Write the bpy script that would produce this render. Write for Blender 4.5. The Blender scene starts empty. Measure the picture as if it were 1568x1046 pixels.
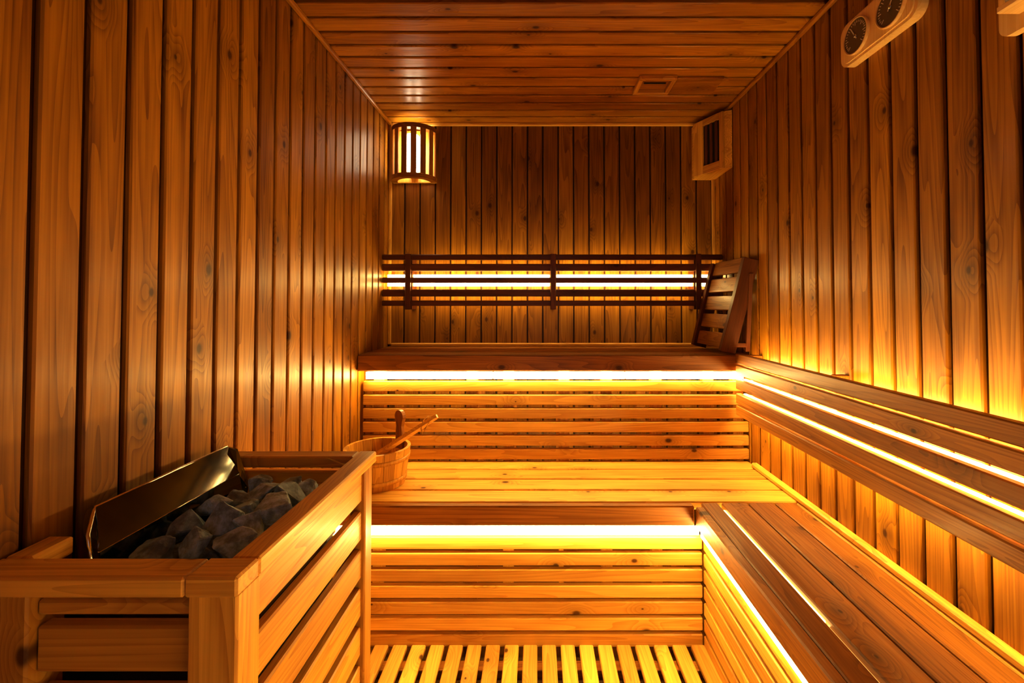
import bpy, bmesh, math, random
from mathutils import Vector, Matrix, noise
random.seed(7)
sc = bpy.context.scene
sc.view_settings.view_transform = 'Standard'
sc.view_settings.look = 'None'
sc.view_settings.exposure = 0.15
sc.view_settings.gamma = 0.88

# ------------------------------------------------------------------ dims
XL, XR, YB, YF, ZC, ZF = -0.743, 0.886, 2.28, -0.80, 2.04, -0.045
PITCH = 0.077

# ------------------------------------------------------------------ materials
def new_mat(name):
    m = bpy.data.materials.new(name); m.use_nodes = True
    nt = m.node_tree; nt.nodes.clear()
    return m, nt
def N(nt, t, **kw):
    n = nt.nodes.new(t)
    for k, v in kw.items(): setattr(n, k, v)
    return n
def mathn(nt, op, a, b=None, c=None, clamp=False):
    n = N(nt, 'ShaderNodeMath', operation=op); n.use_clamp = clamp
    for i, v in enumerate((a, b, c)):
        if v is None: continue
        if isinstance(v, bpy.types.NodeSocket): nt.links.new(v, n.inputs[i])
        else: n.inputs[i].default_value = v
    return n.outputs[0]
def mixc(nt, f, a, b, blend='MIX'):
    n = N(nt, 'ShaderNodeMix', data_type='RGBA', blend_type=blend)
    for s, v in ((n.inputs[0], f), (n.inputs[6], a), (n.inputs[7], b)):
        if isinstance(v, bpy.types.NodeSocket): nt.links.new(v, s)
        else: s.default_value = v if not isinstance(v, tuple) else (v + (1,) if len(v) == 3 else v)
    return n.outputs[2]
def smooth(nt, v, a, b, lo=0.0, hi=1.0):
    n = N(nt, 'ShaderNodeMapRange', interpolation_type='SMOOTHSTEP')
    nt.links.new(v, n.inputs[0])
    n.inputs[1].default_value = a; n.inputs[2].default_value = b
    n.inputs[3].default_value = lo; n.inputs[4].default_value = hi
    return n.outputs[0]

def wood(name, light, dark, knot=(0.05, 0.012, 0.002), rough=0.42, var=0.45, knots=0.42, coat=0.08):
    m, nt = new_mat(name); L = nt.links
    at = N(nt, 'ShaderNodeAttribute', attribute_name='gc')
    ar = N(nt, 'ShaderNodeAttribute', attribute_name='rnd')
    sep = N(nt, 'ShaderNodeSeparateXYZ'); L.new(at.outputs['Vector'], sep.inputs[0])
    a, b, c = sep.outputs
    def vec(sa, sb, scl):
        cb = N(nt, 'ShaderNodeCombineXYZ')
        L.new(mathn(nt, 'MULTIPLY', a, sa), cb.inputs[0])
        L.new(mathn(nt, 'MULTIPLY', b, sb), cb.inputs[1])
        L.new(mathn(nt, 'MULTIPLY', c, scl), cb.inputs[2])
        return cb.outputs[0]
    vo = N(nt, 'ShaderNodeTexVoronoi', voronoi_dimensions='2D', feature='F1')
    vo.inputs['Scale'].default_value = 1.0
    L.new(vec(4.2, 6.5, 0), vo.inputs['Vector'])
    sc2 = N(nt, 'ShaderNodeSeparateColor'); L.new(vo.outputs['Color'], sc2.inputs[0])
    keep = mathn(nt, 'GREATER_THAN', sc2.outputs[0], knots)
    rad = mathn(nt, 'MULTIPLY_ADD', sc2.outputs[1], 0.040, 0.012)
    ratio = mathn(nt, 'DIVIDE', vo.outputs['Distance'], rad)
    kmask = mathn(nt, 'MULTIPLY', smooth(nt, ratio, 0.6, 1.6, 0.92, 0), keep)
    kfall = mathn(nt, 'MULTIPLY', smooth(nt, vo.outputs['Distance'], 0.0, 0.3, 1, 0), keep)
    n1 = N(nt, 'ShaderNodeTexNoise'); n1.inputs['Scale'].default_value = 1; n1.inputs['Detail'].default_value = 1
    L.new(vec(0.6, 12, 12), n1.inputs['Vector'])
    rv = mathn(nt, 'ADD', n1.outputs[0], mathn(nt, 'MULTIPLY', kfall, 0.16))
    fr = mathn(nt, 'FRACT', mathn(nt, 'MULTIPLY', rv, 21))
    ring = mathn(nt, 'POWER', fr, 1.8)
    n2 = N(nt, 'ShaderNodeTexNoise'); n2.inputs['Scale'].default_value = 1; n2.inputs['Detail'].default_value = 2
    L.new(vec(5, 230, 230), n2.inputs['Vector'])
    n3 = N(nt, 'ShaderNodeTexNoise'); n3.inputs['Scale'].default_value = 1; n3.inputs['Detail'].default_value = 3
    L.new(vec(2.6, 18, 18), n3.inputs['Vector'])
    f = mathn(nt, 'ADD', mathn(nt, 'MULTIPLY', ring, 0.45), mathn(nt, 'MULTIPLY', n2.outputs[0], 0.75))
    f = mathn(nt, 'ADD', f, mathn(nt, 'MULTIPLY', n3.outputs[0], 1.2))
    f = mathn(nt, 'SUBTRACT', f, 0.68, clamp=True)
    col = mixc(nt, f, light, dark)
    br = mathn(nt, 'MULTIPLY_ADD', ar.outputs['Fac'], var, 1.0 - var * 0.5)
    cb = N(nt, 'ShaderNodeCombineColor')
    L.new(br, cb.inputs[0]); L.new(mathn(nt, 'POWER', br, 1.3), cb.inputs[1]); L.new(mathn(nt, 'POWER', br, 1.6), cb.inputs[2])
    col = mixc(nt, 1.0, col, cb.outputs[0], 'MULTIPLY')
    col = mixc(nt, mathn(nt, 'MULTIPLY', kfall, 0.4), col, tuple(x * 0.5 for x in dark))
    col = mixc(nt, kmask, col, knot)
    bs = N(nt, 'ShaderNodeBsdfPrincipled')
    L.new(col, bs.inputs['Base Color'])
    bs.inputs['Specular IOR Level'].default_value = 0.3
    L.new(smooth(nt, n2.outputs[0], 0.2, 0.8, rough - 0.08, rough + 0.1), bs.inputs['Roughness'])
    bs.inputs['Coat Weight'].default_value = coat; bs.inputs['Coat Roughness'].default_value = 0.18
    bu = N(nt, 'ShaderNodeBump'); bu.inputs['Strength'].default_value = 0.3; bu.inputs['Distance'].default_value = 0.001
    L.new(f, bu.inputs['Height']); L.new(bu.outputs[0], bs.inputs['Normal'])
    o = N(nt, 'ShaderNodeOutputMaterial'); L.new(bs.outputs[0], o.inputs[0])
    return m

def simple(name, col, rough=0.5, metal=0.0, ns=20, amt=0.15, coat=0.0, bump=0.0):
    m, nt = new_mat(name); L = nt.links
    tc = N(nt, 'ShaderNodeTexCoord')
    n = N(nt, 'ShaderNodeTexNoise'); n.inputs['Scale'].default_value = ns; n.inputs['Detail'].default_value = 4
    L.new(tc.outputs['Object'], n.inputs['Vector'])
    c = mixc(nt, n.outputs[0], tuple(x * (1 - amt) for x in col), tuple(min(1, x * (1 + amt)) for x in col))
    bs = N(nt, 'ShaderNodeBsdfPrincipled'); L.new(c, bs.inputs['Base Color'])
    bs.inputs['Roughness'].default_value = rough; bs.inputs['Metallic'].default_value = metal
    bs.inputs['Coat Weight'].default_value = coat
    if bump:
        bu = N(nt, 'ShaderNodeBump'); bu.inputs['Strength'].default_value = bump; bu.inputs['Distance'].default_value = 0.004
        L.new(n.outputs[0], bu.inputs['Height']); L.new(bu.outputs[0], bs.inputs['Normal'])
    o = N(nt, 'ShaderNodeOutputMaterial'); L.new(bs.outputs[0], o.inputs[0])
    return m
def emis(name, col, s):
    m, nt = new_mat(name)
    e = N(nt, 'ShaderNodeEmission'); e.inputs[0].default_value = col + (1,); e.inputs[1].default_value = s
    o = N(nt, 'ShaderNodeOutputMaterial'); nt.links.new(e.outputs[0], o.inputs[0])
    return m

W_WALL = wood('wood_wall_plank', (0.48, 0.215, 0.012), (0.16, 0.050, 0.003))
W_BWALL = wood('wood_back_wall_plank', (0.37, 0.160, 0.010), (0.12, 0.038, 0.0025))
W_CEIL = wood('wood_ceiling_plank', (0.58, 0.27, 0.018), (0.26, 0.085, 0.005), rough=0.32)
W_BACKG = wood('wood_groove_shadow', (0.05, 0.015, 0.002), (0.03, 0.008, 0.001))  # same plank wood, darkened to paint shadow into the grooves
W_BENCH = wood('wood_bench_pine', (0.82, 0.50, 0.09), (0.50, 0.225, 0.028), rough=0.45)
W_SEAT = wood('wood_bench_red_brown', (0.40, 0.160, 0.016), (0.16, 0.050, 0.005), rough=0.46)  # darker red-brown tone than the pine boards
W_RAIL = wood('wood_rail_backlit_dark', (0.16, 0.045, 0.009), (0.08, 0.02, 0.004), rough=0.45)  # darkness of the backlit backrest rails put into the wood colour
W_GUARD = wood('wood_guard_pine', (0.76, 0.42, 0.06), (0.42, 0.175, 0.02), rough=0.44)
W_LIGHT = wood('wood_light_pine', (0.85, 0.62, 0.28), (0.72, 0.46, 0.17), rough=0.45, knots=0.97, var=.1)
M_STEEL = simple('polished_dark_steel', (0.24, 0.26, 0.27), 0.07, 1.0, 8, 0.2)
M_STEEL2 = simple('heater_dark_steel', (0.04, 0.04, 0.042), 0.35, 0.8, 12, 0.3)
M_CHROME = simple('brushed_metal', (0.45, 0.42, 0.38), 0.25, 1.0, 60, 0.1)
M_RIM = simple('polished_rim', (0.85, 0.80, 0.70), 0.15, 1.0, 60, 0.1)
M_DIAL = simple('dial_face', (0.12, 0.08, 0.035), 0.45, 0.0, 40, 0.15, 0.0)
M_TICK = simple('dial_ink', (0.75, 0.68, 0.55), 0.5, 0.0, 10, 0.02)
M_BLACK = simple('dark_void_mesh', (0.015, 0.012, 0.01), 0.8, 0.0, 30, 0.2)
M_CONC = simple('subfloor', (0.16, 0.08, 0.02), 0.7, 0.0, 15, 0.3)
M_GLASSY = simple('sand_glass', (0.55, 0.5, 0.45), 0.08, 0.0, 10, 0.05, 0.8)
LEDC = (1.0, 0.68, 0.22)
E_LED = emis('led_warm', LEDC, 62)
E_LED2 = emis('led_warm_backrest', LEDC, 70)
E_LEDK = emis('led_warm_back_wall', LEDC, 36)
E_LED2B = emis('led_warm_backrest_low', LEDC, 25)
E_LEDADD = emis('led_warm_added', LEDC, 60)  # for strips added behind the outer rails to boost the wall glow
E_LED3 = emis('led_warm_gap', LEDC, 9)
E_LED4 = emis('led_warm_gap_dim', (1.0, 0.5, 0.12), 2.2)
E_BULB = emis('lamp_bulb', (1.0, 0.80, 0.52), 20)

# stone material
m, nt = new_mat('sauna_stone'); L = nt.links
tc = N(nt, 'ShaderNodeTexCoord'); gi = N(nt, 'ShaderNodeAttribute', attribute_name='rnd')
n = N(nt, 'ShaderNodeTexNoise'); n.inputs['Scale'].default_value = 45; n.inputs['Detail'].default_value = 10; n.inputs['Roughness'].default_value = 0.65
L.new(tc.outputs['Object'], n.inputs['Vector'])
c = mixc(nt, smooth(nt, n.outputs[0], 0.35, 0.70), (0.12, 0.19, 0.27), (0.44, 0.66, 0.92))
br = mathn(nt, 'MULTIPLY_ADD', gi.outputs['Fac'], 0.7, 0.55)
cb = N(nt, 'ShaderNodeCombineColor'); [L.new(br, cb.inputs[i]) for i in range(3)]
c = mixc(nt, 1.0, c, cb.outputs[0], 'MULTIPLY')
bs = N(nt, 'ShaderNodeBsdfPrincipled'); L.new(c, bs.inputs['Base Color']); bs.inputs['Roughness'].default_value = 0.42
bs.inputs['Specular IOR Level'].default_value = 0.35
bu = N(nt, 'ShaderNodeBump'); bu.inputs['Strength'].default_value = 0.6; bu.inputs['Distance'].default_value = 0.003
L.new(n.outputs[0], bu.inputs['Height']); L.new(bu.outputs[0], bs.inputs['Normal'])
o = N(nt, 'ShaderNodeOutputMaterial'); L.new(bs.outputs[0], o.inputs[0])
M_STONE = m
# clear pane of the added door, passes the world fill
m, nt = new_mat('fill_door_glass'); L = nt.links
t = N(nt, 'ShaderNodeBsdfTransparent'); g = N(nt, 'ShaderNodeBsdfGlossy'); g.inputs['Roughness'].default_value = 0.02
mx = N(nt, 'ShaderNodeMixShader'); mx.inputs[0].default_value = 0.1
L.new(t.outputs[0], mx.inputs[1]); L.new(g.outputs[0], mx.inputs[2])
o = N(nt, 'ShaderNodeOutputMaterial'); L.new(mx.outputs[0], o.inputs[0])
M_GLASS = m

# ------------------------------------------------------------------ mesh builder
class B:
    def __init__(s, name, mats):
        s.name = name; s.mats = mats; s.v = []; s.f = []; s.mi = []; s.gc = []; s.rnd = []; s.sm = []
    def raw(s, verts, faces, mat=None, gc=None, rnd=None, smooth=False):
        o = len(s.v); r = random.random() if rnd is None else rnd
        off = (random.uniform(0, 30), random.uniform(0, 30), random.uniform(0, 30))
        s.v += [tuple(p) for p in verts]
        if gc is None: gc = [(p[2], p[0], p[1]) for p in verts]
        s.gc += [(q[0] + off[0], q[1] + off[1], q[2] + off[2]) for q in gc]
        s.rnd += [r] * len(verts)
        i = s.mats.index(mat) if mat else 0
        for f in faces:
            s.f.append([o + k for k in f]); s.mi.append(i); s.sm.append(smooth)
    def obox(s, c, h, R=None, g=None, mat=None, ch=0.0018):
        h = list(h); ch = min(ch, min(h) * 0.45)
        if g is None: g = max(range(3), key=lambda i: h[i])
        oth = [i for i in range(3) if i != g]; oth.sort(key=lambda i: -h[i])
        P = []; idx = {}
        for sx in (-1, 1):
            for sy in (-1, 1):
                for sz in (-1, 1):
                    sg = (sx, sy, sz)
                    for k in range(3):
                        idx[(sg, k)] = len(P)
                        P.append([sg[i] * (h[i] if i == k else h[i] - ch) for i in range(3)])
        F = []
        for k in range(3):
            a, b = [i for i in range(3) if i != k]
            for sgn in (-1, 1):
                q = []
                for sa, sb in ((-1, -1), (1, -1), (1, 1), (-1, 1)):
                    t = [0, 0, 0]; t[k] = sgn; t[a] = sa; t[b] = sb; q.append(idx[(tuple(t), k)])
                F.append(q)
            for sa in (-1, 1):
                for sb in (-1, 1):
                    t0 = [0, 0, 0]; t0[a] = sa; t0[b] = sb; t1 = list(t0); t0[k] = -1; t1[k] = 1
                    t0 = tuple(t0); t1 = tuple(t1)
                    F.append([idx[(t0, a)], idx[(t1, a)], idx[(t1, b)], idx[(t0, b)]])
        for sx in (-1, 1):
            for sy in (-1, 1):
                for sz in (-1, 1):
                    F.append([idx[((sx, sy, sz), k)] for k in range(3)])
        gc = [(p[g], p[oth[0]], p[oth[1]]) for p in P]
        c = Vector(c)
        if R is None: V = [c + Vector(p) for p in P]
        else: V = [c + R @ Vector(p) for p in P]
        s.raw(V, F, mat, gc)
    def box(s, x0, x1, y0, y1, z0, z1, g=None, mat=None, ch=0.0018):
        s.obox(((x0 + x1) / 2, (y0 + y1) / 2, (z0 + z1) / 2), (abs(x1 - x0) / 2, abs(y1 - y0) / 2, abs(z1 - z0) / 2), None, g, mat, ch)
    def beam(s, p0, p1, w, t, up=(0, 0, 1), mat=None, ch=0.0018):
        p0 = Vector(p0); p1 = Vector(p1); d = p1 - p0; l = d.length; d.normalize()
        u = Vector(up); x = d.cross(u).normalized(); u = x.cross(d).normalized()
        R = Matrix((d, x, u)).transposed()
        s.obox((p0 + p1) / 2, (l / 2, w / 2, t / 2), R, 0, mat, ch)
    def prism(s, pts, origin, ex, ey, ez, t, mat=None, smooth=False):
        o = Vector(origin); ex = Vector(ex); ey = Vector(ey); ez = Vector(ez); n = len(pts)
        V = [o + ex * a + ey * b for a, b in pts] + [o + ex * a + ey * b + ez * t for a, b in pts]
        gc = [(b, a, 0) for a, b in pts] + [(b, a, t) for a, b in pts]
        F = [list(range(n)), list(range(n, 2 * n))] + [[i, (i + 1) % n, n + (i + 1) % n, n + i] for i in range(n)]
        s.raw(V, F, mat, gc, smooth=smooth)
    def lathe(s, prof, c, axis=(0, 0, 1), seg=32, mat=None, a0=0, a1=2 * math.pi, smooth=True):
        ax = Vector(axis).normalized(); t = Vector((0, 0, 1)) if abs(ax.z) < .9 else Vector((1, 0, 0))
        u = ax.cross(t).normalized(); w = ax.cross(u); c = Vector(c)
        full = abs(a1 - a0 - 2 * math.pi) < 1e-4; m_ = seg if full else seg + 1
        V = []
        for i in range(m_):
            an = a0 + (a1 - a0) * i / seg
            for r, h in prof: V.append(c + u * (r * math.cos(an)) + w * (r * math.sin(an)) + ax * h)
        k = len(prof); F = []
        for i in range(seg):
            j = (i + 1) % m_
            for q in range(k - 1): F.append([i * k + q, j * k + q, j * k + q + 1, i * k + q + 1])
        s.raw(V, F, mat, smooth=smooth)
    def tube(s, pts, r, seg=8, mat=None):
        pts = [Vector(p) for p in pts]; V = []; F = []
        for i, p in enumerate(pts):
            d = (pts[min(i + 1, len(pts) - 1)] - pts[max(i - 1, 0)]).normalized()
            t = Vector((0, 0, 1)) if abs(d.z) < .9 else Vector((1, 0, 0))
            u = d.cross(t).normalized(); w = d.cross(u)
            for k in range(seg):
                a = 2 * math.pi * k / seg; V.append(p + u * r * math.cos(a) + w * r * math.sin(a))
        for i in range(len(pts) - 1):
            for k in range(seg):
                F.append([i * seg + k, i * seg + (k + 1) % seg, (i + 1) * seg + (k + 1) % seg, (i + 1) * seg + k])
        F.append(list(range(seg))); F.append([(len(pts) - 1) * seg + k for k in range(seg)])
        s.raw(V, F, mat, smooth=True)
    def make(s, parent=None):
        me = bpy.data.meshes.new(s.name); me.from_pydata(s.v, [], s.f)
        for m in s.mats: me.materials.append(m)
        me.polygons.foreach_set('material_index', s.mi)
        me.polygons.foreach_set('use_smooth', s.sm)
        a = me.attributes.new('gc', 'FLOAT_VECTOR', 'POINT'); a.data.foreach_set('vector', [x for q in s.gc for x in q])
        a = me.attributes.new('rnd', 'FLOAT', 'POINT'); a.data.foreach_set('value', s.rnd)
        bm = bmesh.new(); bm.from_mesh(me); bmesh.ops.recalc_face_normals(bm, faces=bm.faces); bm.to_mesh(me); bm.free()
        ob = bpy.data.objects.new(s.name, me); sc.collection.objects.link(ob)
        if parent: ob.parent = parent
        return ob
def empty(name):
    e = bpy.data.objects.new(name, None); sc.collection.objects.link(e); return e

# ------------------------------------------------------------------ shell
GW, TH = 0.0115, 0.011
b = B('wall_left', [W_WALL, W_BACKG])
b.box(XL - 0.05, XL - TH, YF - 0.05, YB + 0.05, ZF - 0.05, ZC + 0.05, 2, W_BACKG)
y = YB - PITCH * 0.9
while y > YF - PITCH:
    b.box(XL - TH - 0.002, XL, max(y + GW / 2, YF - .01), y + PITCH - GW / 2, ZF, ZC, 2, W_WALL, 0.003); y -= PITCH
b.make()
b = B('wall_right', [W_WALL, W_BACKG])
b.box(XR + TH, XR + 0.05, YF - 0.05, YB + 0.05, ZF - 0.05, ZC + 0.05, 2, W_BACKG)
y = YB - PITCH * 0.8
while y > YF - PITCH:
    b.box(XR, XR + TH + 0.002, max(y + GW / 2, YF - .01), y + PITCH - GW / 2, ZF, ZC, 2, W_WALL, 0.003); y -= PITCH
b.make()
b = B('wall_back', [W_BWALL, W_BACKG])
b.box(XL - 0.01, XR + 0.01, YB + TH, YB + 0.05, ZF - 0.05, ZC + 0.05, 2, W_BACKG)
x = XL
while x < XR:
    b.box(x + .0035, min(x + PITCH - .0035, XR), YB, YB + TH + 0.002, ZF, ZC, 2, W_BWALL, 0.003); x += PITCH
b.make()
DX0, DX1, DZ = -0.30, 0.36, 1.88
b = B('wall_front', [W_WALL, W_BACKG])
for x0, x1, z0, z1 in ((XL - .01, DX0 - .002, ZF - .05, ZC + .05), (DX1 + .002, XR + .01, ZF - .05, ZC + .05), (DX0 - .002, DX1 + .002, DZ + .002, ZC + .05)):
    b.box(x0, x1, YF - 0.05, YF - TH, z0, z1, 2, W_BACKG)
x = XL
while x < XR:
    xa, xb = x + GW / 2, min(x + PITCH - GW / 2, XR)
    if xb < DX0 or xa > DX1: b.box(xa, xb, YF - TH - .002, YF, ZF, ZC, 2, W_WALL, 0.003)
    else: b.box(xa, xb, YF - TH - .002, YF, DZ + .002, ZC, 2, W_WALL, 0.003)
    x += PITCH
b.make()
b = B('fill_door_1', [W_BENCH, M_GLASS, M_CHROME])  # unseen door behind the camera, added as glass to let cool fill in
b.box(DX0, DX0 + .06, YF - .045, YF + .005, ZF, DZ, 2, W_BENCH); b.box(DX1 - .06, DX1, YF - .045, YF + .005, ZF, DZ, 2, W_BENCH)
b.box(DX0 + .06, DX1 - .06, YF - .045, YF + .005, DZ - .06, DZ, 0, W_BENCH)
b.box(DX0 + .06, DX1 - .06, YF - .045, YF + .005, ZF, ZF + .08, 0, W_BENCH)
b.box(DX0 + .06, DX1 - .06, YF - .024, YF - .018, ZF + .08, DZ - .06, 2, M_GLASS, 0.0005)
b.box(DX0 + .075, DX0 + .10, YF - .018, YF + .03, .9, 1.15, 2, W_BENCH)
b.make()
b = B('ceiling', [W_CEIL, W_BACKG])
b.box(XL - 0.05, XR + 0.05, YF - 0.05, YB + 0.05, ZC + .012, ZC + 0.06, 0, W_BACKG)
y = YB - PITCH
while y > YF - PITCH:
    b.box(XL, XR, max(y + .0065, YF), y + PITCH - .0065, ZC, ZC + .014, 0, W_CEIL, 0.0035); y -= PITCH
b.make()
b = B('floor', [M_CONC]); b.box(XL - .05, XR + .05, YF - .05, YB + .05, ZF - .06, ZF, 1, M_CONC); b.make()
T = 0.016
def trim(name, *a, g=None, m=None):
    b = B(name, [m or W_BENCH]); b.box(*a, g, m or W_BENCH, 0.005); b.make()
trim('trim_1', XL, XL + T, YB - T, YB, 0.93, ZC)
trim('trim_2', XR - T, XR, YB - T, YB, 0.93, ZC)
trim('trim_3', XL + T, XR - T, YB - T, YB, ZC - T, ZC)
trim('trim_4', XL + T, XR - T, YB - T, YB, 0.9225, 0.938)
trim('trim_5', XL, XL + T, YF, YB - T, ZC - T, ZC, m=W_CEIL)
trim('trim_6', XR - T, XR, YF, YB - T, ZC - T, ZC, m=W_CEIL)
trim('trim_7', XR - 0.024, XR, -0.30, 1.86, 0.473, 0.492)

b = B('slatted_floor_duckboard', [W_BENCH, W_SEAT])
for yj in (-0.55, -0.1, 0.35, 0.8, 1.2, 1.46):
    b.box(XL + .02 if yj > 1.1 else -0.36, 0.53, yj, yj + .04, ZF, -0.018, 0, W_SEAT)
x = -0.355 - 6 * .0617
while x < 0.51:
    b.box(x, x + 0.046, -0.6 if x > -.36 else 1.11, 1.545, -0.018, 0.0, 1, W_BENCH, 0.003); x += 0.0617
b.make()

# ------------------------------------------------------------------ benches
ZU, ZL = 0.9215, 0.472
Y1, Y2 = 1.883, 1.505
e = 0.002
b = B('sauna_bench', [W_SEAT, W_BENCH, W_BACKG])
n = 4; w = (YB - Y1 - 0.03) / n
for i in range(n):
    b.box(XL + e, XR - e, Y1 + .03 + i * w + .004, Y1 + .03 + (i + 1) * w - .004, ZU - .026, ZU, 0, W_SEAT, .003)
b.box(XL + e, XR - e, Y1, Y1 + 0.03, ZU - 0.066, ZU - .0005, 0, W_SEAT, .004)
for i in range(6):
    z1 = 0.808 - i * 0.0565
    b.box(XL + .012, XR - e, 1.922, 1.943, z1 - 0.043, z1, 0, W_BENCH, .003)
for xs in (XL + .05, -0.30, -0.145, 0.09, 0.27, 0.48, 0.70, XR - .06):
    b.box(xs, xs + 0.045, 1.943, 1.98, ZF, ZU - .026, 2, W_BENCH)
    b.box(xs, xs + 0.045, YB - .05, YB - .012, ZF, ZU - .026, 2, W_SEAT)
    b.box(xs, xs + 0.045, 1.98, YB - .05, ZU - .07, ZU - .026, 1, W_SEAT)
bench_up = b.make()
b = B('sauna_bench', [W_BENCH, W_SEAT, W_BACKG])
ys = Y2 + 0.028; n = 4; w = (1.943 - ys) / n
for i in range(n):
    b.box(XL + e, XR - e, ys + i * w + .005, ys + (i + 1) * w - .005, ZL - .026, ZL, 0, W_BENCH, .003)
b.box(XL + e, 0.512, Y2, Y2 + 0.028, ZL - 0.065, ZL - .0005, 0, W_SEAT, .004)
for i in range(7):
    z1 = 0.352 - i * 0.0535
    b.box(XL + .012, 0.551, 1.546, 1.566, z1 - 0.042, z1, 0, W_BENCH, .003)
for xs in (XL + .05, -0.25, 0.09, 0.45):
    b.box(xs, xs + 0.045, 1.566, 1.60, ZF, ZL - .026, 2, W_SEAT)
    b.box(xs, xs + 0.045, 1.60, 1.93, ZL - .07, ZL - .026, 1, W_SEAT)
bench_lo = b.make()
b = B('sauna_bench', [W_SEAT, W_BENCH, W_BACKG])
YE = -0.30
for x0, x1, mt in ((.542, .597, W_SEAT), (.609, .694, W_SEAT), (.699, .782, W_SEAT), (.787, .855, W_SEAT), (.857, XR - e, W_BENCH)):
    b.box(x0, x1, YE, Y2 + .026, ZL - .026, ZL, 1, mt, .003)
b.box(.514, .542, YE, Y2 - .001, ZL - .065, ZL - .0005, 1, W_SEAT, .004)
for i in range(7):
    z1 = 0.352 - i * 0.0535
    b.box(.553, .571, YE, 1.544, z1 - .042, z1, 1, W_BENCH, .003)
for yy in (YE + .02, .3, .8, 1.3):
    b.box(.571, .61, yy, yy + .04, ZF, ZL - .07, 2, W_SEAT)
    b.box(.571, XR - .01, yy, yy + .04, ZL - .07, ZL - .026, 0, W_SEAT)
bench_r = b.make()

def led(par, x0, x1, y0, y1, z0, z1, mat):
    b = B('led_strip', [mat]); b.box(x0, x1, y0, y1, z0, z1, None, mat, .001); return b.make(par)
for xa, xb in ((XL + .03, -.187), (-.183, .363), (.367, XR - .03)):
    led(bench_up, xa, xb, 1.906, 1.9215, .820, .848, E_LED)
led(bench_lo, XL + .03, .535, 1.530, 1.5455, .366, .390, E_LED)
led(bench_r, .536, .551, YE + .02, 1.52, .364, .384, E_LED)
led(bench_r, .5975, .6085, .98, 1.50, .452, .462, E_LED3)
led(bench_r, .5975, .6085, YE + .01, .97, .448, .458, E_LED4)

# ------------------------------------------------------------------ backrests
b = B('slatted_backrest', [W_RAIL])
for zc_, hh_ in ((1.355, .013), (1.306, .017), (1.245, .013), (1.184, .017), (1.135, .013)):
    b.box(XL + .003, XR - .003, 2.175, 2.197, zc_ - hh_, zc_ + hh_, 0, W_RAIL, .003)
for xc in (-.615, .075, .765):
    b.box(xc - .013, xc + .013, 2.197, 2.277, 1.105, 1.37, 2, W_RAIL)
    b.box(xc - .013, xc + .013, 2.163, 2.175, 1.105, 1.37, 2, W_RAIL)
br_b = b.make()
for xa, xb in ((XL + .02, -.632), (-.598, .058), (.092, .748), (.782, XR - .02)):
    led(br_b, xa, xb, 2.201, 2.213, 1.217, 1.273, E_LEDK)
b = B('slatted_backrest', [W_SEAT])
for z0, z1 in ((.89, .93), (.843, .883), (.786, .826), (.728, .768), (.68, .72)):
    b.box(.808, .830, YE, 1.872, z0, z1, 1, W_SEAT, .003)
for yy in (YE + .1, .2, .75, 1.3, 1.80):
    b.box(.847, XR - .001, yy, yy + .026, .67, .928, 2, W_SEAT)
    for z0, z1 in ((.845, .880), (.730, .750)):
        b.box(.830, .847, yy, yy + .026, z0, z1, 2, W_SEAT)
br_r = b.make()
led(br_r, .835, .845, YE + .01, 1.86, .802, .8275, E_LED2)
led(br_r, .835, .845, YE + .01, 1.86, .760, .7685, E_LED2B)
led(br_r, .833, .841, YE + .01, 1.86, .900, .908, E_LEDADD)  # extra strip added to brighten the wall above the top rail
led(br_r, .833, .841, YE + .01, 1.86, .692, .698, E_LEDADD)  # extra strip added to brighten wall and trim under the bottom rail

# loose sauna backrest leaning in the corner
b = B('portable_sauna_backrest', [W_SEAT, W_RAIL])
fb, ft = Vector((.755, 2.15, ZU + .012)), Vector((.850, 2.15, 1.315))
nb, nt_ = Vector((.785, 1.90, ZU + .012)), Vector((.860, 1.84, 1.315))
nrm = (ft - fb).cross(nb - fb).normalized()
if nrm.x > 0: nrm = -nrm
for p, q in ((fb, ft), (nb, nt_)):
    b.beam(p, q, .024, .065, nrm, W_RAIL)
for i in range(5):
    t = .11 + i * .205
    p = fb.lerp(ft, t); q = nb.lerp(nt_, t)
    d = (q - p).normalized()
    b.beam(p + d * .012 + nrm * .012, q - d * .012 + nrm * .012, .062, .014, nrm, W_SEAT)
for p, q in ((fb, ft), (nb, nt_)):
    top = p.lerp(q, .9); b.beam(top + Vector((.006, 0, -.02)), Vector((.868, p.y, ZU + .015)), .018, .026, (0, 1, 0), W_RAIL)
    b.beam(p + Vector((.0, 0, .03)), Vector((.862, p.y, ZU + .04)), .018, .03, (0, 1, 0), W_RAIL)
b.make()

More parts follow.
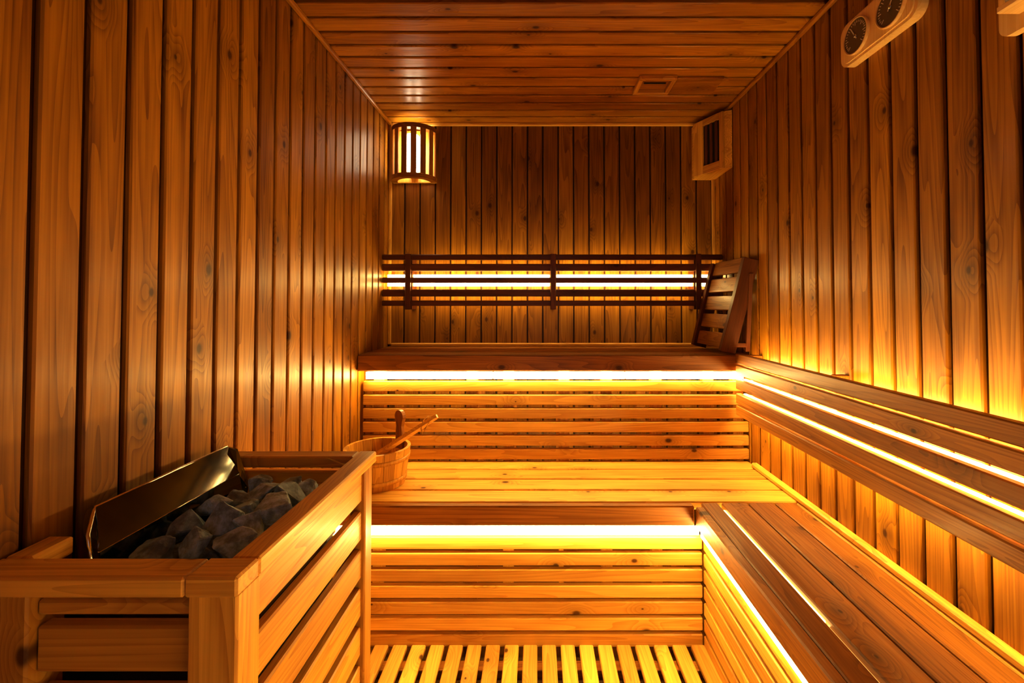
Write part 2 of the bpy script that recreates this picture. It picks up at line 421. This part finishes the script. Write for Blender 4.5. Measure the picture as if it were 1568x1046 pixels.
# ------------------------------------------------------------------ corner lamp
par = empty('sauna_wall_lamp')
LC = Vector((-0.612, YB - .016, 0)); R0 = .112
b = B('slatted_shade', [W_SEAT, W_BENCH])
def halfring(z0, z1, ro, ri):
    n = 20; pts = []
    for i in range(n + 1):
        a = math.pi * i / n; pts.append((ro * math.cos(a), -ro * math.sin(a)))
    for i in range(n, -1, -1):
        a = math.pi * i / n; pts.append((ri * math.cos(a), -ri * math.sin(a)))
    V = [(LC.x + p, LC.y + q, z0) for p, q in pts] + [(LC.x + p, LC.y + q, z1) for p, q in pts]
    m_ = n + 1; F = []
    for i in range(n):
        o_, p_ = i, i + 1; a_, c_ = 2 * m_ - 1 - i, 2 * m_ - 2 - i; k = 2 * m_
        F += [[o_, p_, c_, a_], [o_ + k, p_ + k, c_ + k, a_ + k], [o_, p_, p_ + k, o_ + k], [a_, c_, c_ + k, a_ + k]]
    F += [[0, 2 * m_ - 1, 4 * m_ - 1, 2 * m_], [n, n + 1, n + 1 + 2 * m_, n + 2 * m_]]
    b.raw(V, F, W_SEAT, gc=[(v[0], v[1], v[2]) for v in V])
halfring(1.735, 1.757, R0, R0 - .03); halfring(1.975, 1.997, R0, R0 - .03)
for i in range(8):
    a = math.pi * (.04 + .92 * i / 7)
    d = Vector((math.cos(a), -math.sin(a), 0)); c = LC + d * (R0 - .004); c.z = 1.866
    R = Matrix((d, Vector((-d.y, d.x, 0)), Vector((0, 0, 1)))).transposed()
    b.obox(c, (.005, .0135, .112), R, 2, W_SEAT)
b.box(LC.x - .11, LC.x + .11, LC.y, LC.y + .012, 1.735, 1.997, 2, W_BENCH)
b.make(par)
b = B('bulb', [E_BULB, M_CHROME])
b.lathe([(0.0005, 0), (.03, .004), (.046, .02), (.046, .165), (.03, .183), (.0005, .188)], (LC.x, LC.y - .048, 1.772), seg=24, mat=E_BULB)
b.box(LC.x - .02, LC.x + .02, LC.y - .06, LC.y, 1.757, 1.772, None, M_CHROME)
b.make(par)

# ------------------------------------------------------------------ corner vent box
b = B('corner_vent_box', [W_GUARD, M_BLACK, W_RAIL])
z0, z1 = 1.752, 2.015
foot = [(.775, YB - .001), (.775, YB - .045), (.856, 2.075), (XR - .001, 2.062), (XR - .001, YB - .001)]
b.prism(foot, (0, 0, z0), (1, 0, 0), (0, 1, 0), (0, 0, 1), z1 - z0, W_GUARD)
pA = Vector((.775, YB - .045, 0)); pB = Vector((.856, 2.075, 0)); d = (pB - pA); l = d.length; d.normalize()
nn = Vector((d.y, -d.x, 0))
if nn.x > 0: nn = -nn
R = Matrix((d, nn, Vector((0, 0, 1)))).transposed()
def fb_(u0, u1, za, zb, t0, t1, g, mt):
    c = pA + d * ((u0 + u1) / 2) + nn * ((t0 + t1) / 2); c.z = (za + zb) / 2
    b.obox(c, ((u1 - u0) / 2, (t1 - t0) / 2, (zb - za) / 2), R, g, mt)
fb_(0, .06, z0, z1, 0, .012, 2, W_GUARD); fb_(l - .022, l, z0, z1, 0, .012, 2, W_GUARD)
fb_(.06, l - .022, z0, z0 + .04, 0, .012, 0, W_GUARD); fb_(.06, l - .022, z1 - .03, z1, 0, .012, 0, W_GUARD)
fb_(.06, l - .022, z0 + .04, z1 - .03, 0, .002, 2, M_BLACK)
for i in range(3):
    u = .070 + i * (l - .03 - .06) / 3
    fb_(u, u + .014, z0 + .04, z1 - .03, .002, .009, 2, W_RAIL)
b.make()

# ------------------------------------------------------------------ ceiling vent
b = B('ceiling_air_vent', [W_SEAT, M_BLACK, W_CEIL, W_GUARD])
x0, x1, ya, yb = .405, .555, 1.79, 1.93
for q in ((x0, x1, ya, ya + .018), (x0, x1, yb - .018, yb), (x0, x0 + .018, ya + .018, yb - .018), (x1 - .018, x1, ya + .018, yb - .018)):
    b.box(*q, ZC - .018, ZC - .0005, None, W_GUARD)
b.box(x0 + .018, x1 - .018, ya + .018, yb - .018, ZC - .004, ZC - .0005, 0, W_SEAT)
b.box(x0 + .03, x1 - .03, ya + .055, ya + .062, ZC - .009, ZC - .004, 0, M_BLACK)
b.box(x1 + .004, .745, ya + .01, yb - .01, ZC - .012, ZC - .0005, 0, W_CEIL)
b.make()

# ------------------------------------------------------------------ thermometer / hygrometer
b = B('thermo_hygrometer', [W_LIGHT, M_CHROME, M_DIAL, M_TICK])
yc, zc_, hw, hh = 1.150, 1.850, .132, .060
def rrect(hw, hh, r):
    pts = []
    for sx, sy, a0 in ((1, 1, 0), (-1, 1, 90), (-1, -1, 180), (1, -1, 270)):
        for k in range(7):
            a = math.radians(a0 + 15 * k)
            pts.append((sx * (hw - r) + r * math.cos(a), sy * (hh - r) + r * math.sin(a)))
    return pts
pts = rrect(hw, hh, .03)
b.prism(pts, (XR - .0005, yc, zc_), (0, 1, 0), (0, 0, 1), (-1, 0, 0), .024, W_LIGHT)
b.prism([(p * .93, q * .88) for p, q in pts], (XR - .0245, yc, zc_), (0, 1, 0), (0, 0, 1), (-1, 0, 0), .004, W_LIGHT)
for dy in (-.060, .060):
    c = (XR - .0285, yc + dy, zc_)
    b.lathe([(.047, 0), (.047, .007), (.044, .008), (.0435, .005)], c, (-1, 0, 0), 40, W_LIGHT)
    b.lathe([(.0001, .005), (.044, .005)], c, (-1, 0, 0), 40, M_DIAL)
    for k in range(25):
        a = math.radians(-45 + k * 270 / 24); ln = .010 if k % 4 == 0 else .005
        rc = .038 - ln / 2
        dv = Vector((0, math.cos(a), math.sin(a))); cc = Vector((XR - .0340, yc + dy, zc_)) + dv * rc
        R = Matrix((dv, Vector((0, -dv.z, dv.y)), Vector((1, 0, 0)))).transposed()
        b.obox(cc, (ln / 2, .0008, .0004), R, 0, M_TICK, .0001)
    a = math.radians(120 if dy < 0 else 60); dv = Vector((0, math.cos(a), math.sin(a)))
    R = Matrix((dv, Vector((0, -dv.z, dv.y)), Vector((1, 0, 0)))).transposed()
    b.obox(Vector((XR - .0350, yc + dy, zc_)) + dv * .010, (.02, .0014, .0006), R, 0, M_TICK, .0002)
    b.lathe([(.0001, .0085), (.005, .008), (.005, .004)], c, (-1, 0, 0), 16, M_CHROME)
b.make()
b = B('sauna_sand_timer', [W_LIGHT, M_GLASSY, M_CHROME])
yc, zc_, hw, hh = .790, 1.765, .058, .140
b.prism(rrect(hw, hh, .02), (XR - .0005, yc, zc_), (0, 1, 0), (0, 0, 1), (-1, 0, 0), .018, W_LIGHT)
b.lathe([(.0005, -.10), (.018, -.096), (.020, -.07), (.004, -.005), (.004, .005), (.020, .07), (.018, .096), (.0005, .10)], (XR - .040, yc, zc_), (0, 0, 1), 24, M_GLASSY)
for s_ in (-1, 1):
    b.box(XR - .060, XR - .018, yc - .022, yc + .022, zc_ + s_ * .107 - .006, zc_ + s_ * .107 + .006, None, W_LIGHT)
b.lathe([(.0001, .012), (.012, .010), (.014, 0)], (XR - .018, yc, zc_), (-1, 0, 0), 20, M_CHROME)
b.make()

# ------------------------------------------------------------------ bucket + ladle
BC = Vector((-.590, 1.700, ZL)); rt, rb, H = .118, .098, .134
b = B('wooden_sauna_bucket', [W_GUARD, M_CHROME, W_SEAT])
NS = 18
for i in range(NS):
    a0 = 2 * math.pi * i / NS + .006; a1 = 2 * math.pi * (i + 1) / NS - .006
    V = []
    for h in (0.001, H):
        r = rb + (rt - rb) * h / H
        for rr in (r, r - .012):
            for k in range(4):
                a = a0 + (a1 - a0) * k / 3; V.append((BC.x + rr * math.cos(a), BC.y + rr * math.sin(a), BC.z + h))
    F = []
    for k in range(3):
        F += [[k, k + 1, 8 + k + 1, 8 + k], [4 + k, 5 + k, 13 + k, 12 + k], [8 + k, 9 + k, 13 + k, 12 + k], [k, k + 1, 5 + k, 4 + k]]
    F += [[0, 4, 12, 8], [3, 7, 15, 11]]
    b.raw(V, F, W_GUARD, gc=[(v[2], (v[0] - BC.x) + (v[1] - BC.y), 0) for v in V])
b.lathe([(.0001, .012), (.094, .012), (.094, .002), (.0001, .002)], BC, seg=32, mat=W_SEAT, smooth=False)
for h in (.028, .100):
    r = rb + (rt - rb) * h / H
    b.lathe([(r - .001, h - .007), (r + .003, h - .007), (r + .0045, h + .007), (r - .001, h + .007), (r - .001, h - .007)], BC, seg=40, mat=W_GUARD)
a = math.radians(52); dv = Vector((math.cos(a), math.sin(a), 0)); tv = Vector((-dv.y, dv.x, 0))
pts = [(-.021, 0), (.021, 0), (.019, .06), (.0155, .085), (.021, .105)] + [(.026 * math.cos(math.radians(t)), .12 + .026 * math.sin(math.radians(t))) for t in range(0, 181, 20)] + [(-.021, .105), (-.0155, .085), (-.019, .06)]
b.prism(pts, BC + dv * (rt - .028) + Vector((0, 0, H - .03)), tv, (0, 0, 1), dv, .014, W_SEAT)
b.make()
b = B('wooden_ladle', [W_GUARD, W_SEAT])
p0 = Vector((-.620, 1.665, .560)); p1 = Vector((-.350, 1.60, .742)); dd = (p1 - p0).normalized()
side = Vector((0, -1, .5)).normalized(); side = (side - dd * side.dot(dd)).normalized(); nrm2 = dd.cross(side)
Lh = (p1 - p0).length
pts = [(0, -.014), (Lh * .45, -.019), (Lh * .8, -.015), (Lh * .97, -.012), (Lh, -.004), (Lh, .005), (Lh * .97, .012), (Lh * .8, .013), (Lh * .45, .017), (0, .014)]
b.prism(pts, p0 - nrm2 * .005, dd, side, nrm2, .012, W_GUARD)
b.lathe([(.0005, -.03), (.022, -.026), (.034, -.008), (.037, .012), (.034, .012), (.031, -.006), (.019, -.022), (.0005, -.026)], p0 + Vector((-.012, 0, -.005)), (0, 0, 1), 24, W_SEAT)
q = p1 - dd * .02
b.tube([q + Vector((0, -.008, .004)), q + Vector((-.012, -.014, .012)), q + Vector((-.028, -.016, -.002)), q + Vector((-.035, -.016, -.03)), q + Vector((-.03, -.016, -.055)), q + Vector((-.022, -.014, -.03)), q + Vector((-.008, -.01, -.006))], .002, 6, W_GUARD)
b.make()

# ------------------------------------------------------------------ heater guard
b = B('wooden_heater_guard', [W_GUARD, W_SEAT])
GX = -.388
b.box(-.453, GX, .60, .65, ZF, .754, 2, W_GUARD, .003)
b.box(-.728, -.66, .60, .65, ZF, .754, 2, W_GUARD, .003)
b.box(-.428, GX - .004, 1.052, 1.094, ZF, .754, 2, W_GUARD, .003)
b.box(-.738, -.70, 1.052, 1.094, ZF, .754, 2, W_GUARD, .003)
CZ0, CZ1 = .754, .78
b.box(-.738, -.4525, .592, .640, CZ0, CZ1, 0, W_GUARD, .003)
b.box(-.452, -.384, .592, .640, CZ0, CZ1 + .0005, 0, W_GUARD, .003)
b.box(-.424, -.384, .6405, 1.10, CZ0, CZ1, 1, W_GUARD, .003)
b.box(-.738, -.4245, 1.058, 1.10, CZ0, CZ1, 0, W_GUARD, .003)
b.box(-.738, -.700, .6405, .70, CZ0, CZ1, 1, W_GUARD, .003)
fz = [(.7195, .739), (.645, .705), (.56, .622), (.474, .536), (.388, .45), (.302, .364), (.216, .278), (.13, .192), (.044, .106)]
for za, zb in fz:
    b.box(-.66, -.453, .612, .632, za, zb, 0, W_GUARD, .003)
for i in range(9):
    zb = .745 - i * .086; za = zb - .064
    b.box(-.418, -.400, .65, 1.052, za, zb, 1, W_GUARD, .003)
    if i != 1: b.box(-.70, -.428, 1.066, 1.084, za, zb, 0, W_GUARD, .003)
b.make()

# heater
par = empty('electric_sauna_heater')
b = B('heater_body', [M_STEEL2, M_STEEL, M_RIM])
b.box(-.715, -.455, .70, 1.035, .16, .62, 2, M_STEEL2, .006)
for xx in (-.70, -.49):
    for yy in (.72, 1.0): b.box(xx, xx + .02, yy, yy + .02, ZF, .16, 2, M_STEEL2)
def sheet(p, t=.003, mat=M_STEEL):
    p = [Vector(q) for q in p]; n_ = (p[1] - p[0]).cross(p[2] - p[0]).normalized() * t
    V = p + [q + n_ for q in p]; k = len(p)
    b.raw(V, [list(range(k)), list(range(k, 2 * k))] + [[i, (i + 1) % k, k + (i + 1) % k, k + i] for i in range(k)], mat)
sheet([(-.715, .70, .62), (-.455, .70, .62), (-.455, .695, .70), (-.70, .695, .70)])
sheet([(-.455, .70, .62), (-.455, 1.035, .62), (-.45, 1.04, .70), (-.45, .695, .70)])
sheet([(-.715, 1.035, .62), (-.455, 1.035, .62), (-.45, 1.045, .715), (-.64, 1.045, .715)])
sheet([(-.655, .705, .66), (-.655, 1.035, .66), (-.672, 1.035, .75), (-.672, .708, .75)])
sheet([(-.672, .708, .75), (-.672, 1.035, .75), (-.705, 1.045, .806), (-.705, .735, .806)])
sheet([(-.705, 1.045, .806), (-.672, 1.035, .75), (-.655, 1.035, .66), (-.655, 1.045, .715), (-.685, 1.046, .80)], .004)
b.tube([(-.672, .700, .72), (-.692, .712, .775), (-.705, .735, .806), (-.705, .9, .807), (-.705, 1.045, .806), (-.69, 1.045, .76), (-.66, 1.043, .715)], .003, 8, M_RIM)
b.tube([(-.672, .708, .75), (-.671, 1.035, .75)], .002, 6, M_RIM)
b.make(par)
b = B('heater_stones', [M_STONE])
def stone(c, r):
    bm = bmesh.new()
    sx, sy, sz = random.uniform(.85, 1.3), random.uniform(.85, 1.3), random.uniform(.65, .9)
    for i in range(12):
        v = Vector((random.gauss(0, 1), random.gauss(0, 1), random.gauss(0, 1))).normalized() * random.uniform(.9, 1.15)
        bm.verts.new((v.x * sx, v.y * sy, v.z * sz))
    ret = bmesh.ops.convex_hull(bm, input=bm.verts)
    bmesh.ops.delete(bm, geom=[g for g in ret['geom_interior'] if isinstance(g, bmesh.types.BMVert)], context='VERTS')
    bmesh.ops.bevel(bm, geom=list(bm.edges), offset=.05, segments=1, affect='EDGES')
    bmesh.ops.triangulate(bm, faces=bm.faces)
    bmesh.ops.subdivide_edges(bm, edges=bm.edges, cuts=3, use_grid_fill=True)
    so = Vector((random.random() * 50, random.random() * 50, 0))
    rot = Matrix.Rotation(random.uniform(0, 6.28), 3, 'Z') @ Matrix.Rotation(random.uniform(-.5, .5), 3, 'X')
    V = []
    bm.verts.ensure_lookup_table(); bm.verts.index_update()
    for v in bm.verts:
        p = v.co * (1 + .06 * noise.noise(v.co * 2.5 + so) + .035 * noise.noise(v.co * 7 + so))
        V.append(Vector(c) + rot @ (p * r))
    F = [[v.index for v in f.verts] for f in bm.faces]; bm.free()
    b.raw(V, F, M_STONE)
for layer, (zz, nx, ny) in enumerate(((.655, 4, 6), (.70, 4, 6), (.744, 3, 5))):
    for i in range(nx):
        for j in range(ny):
            x = -.632 + (i + .5 + random.uniform(-.22, .22)) * .165 / nx
            y = .715 + (j + .5 + random.uniform(-.22, .22)) * .31 / ny
            stone((x, y, zz + random.uniform(-.012, .010)), random.uniform(.026, .034) if layer < 2 else random.uniform(.028, .038))
b.make(par)

# ------------------------------------------------------------------ world
w = bpy.data.worlds.new('World'); sc.world = w; w.use_nodes = True
bg = w.node_tree.nodes['Background']; bg.inputs[0].default_value = (.70, .85, 1, 1); bg.inputs[1].default_value = 0.7  # bluish fill light entering through the added glass door

# ------------------------------------------------------------------ camera
cam = bpy.data.cameras.new('camera'); co = bpy.data.objects.new('camera', cam); sc.collection.objects.link(co)
th = math.radians(1.3)
co.location = (0, 0, 1.13); co.rotation_euler = (math.radians(90) + th, 0, 0)
cam.sensor_width = 36; cam.sensor_fit = 'HORIZONTAL'; cam.lens = 36 * 700 / 1568
cam.shift_x = -39 / 1568; cam.shift_y = -(57 + 700 * math.tan(th)) / 1568
cam.clip_start = 0.02
sc.camera = co
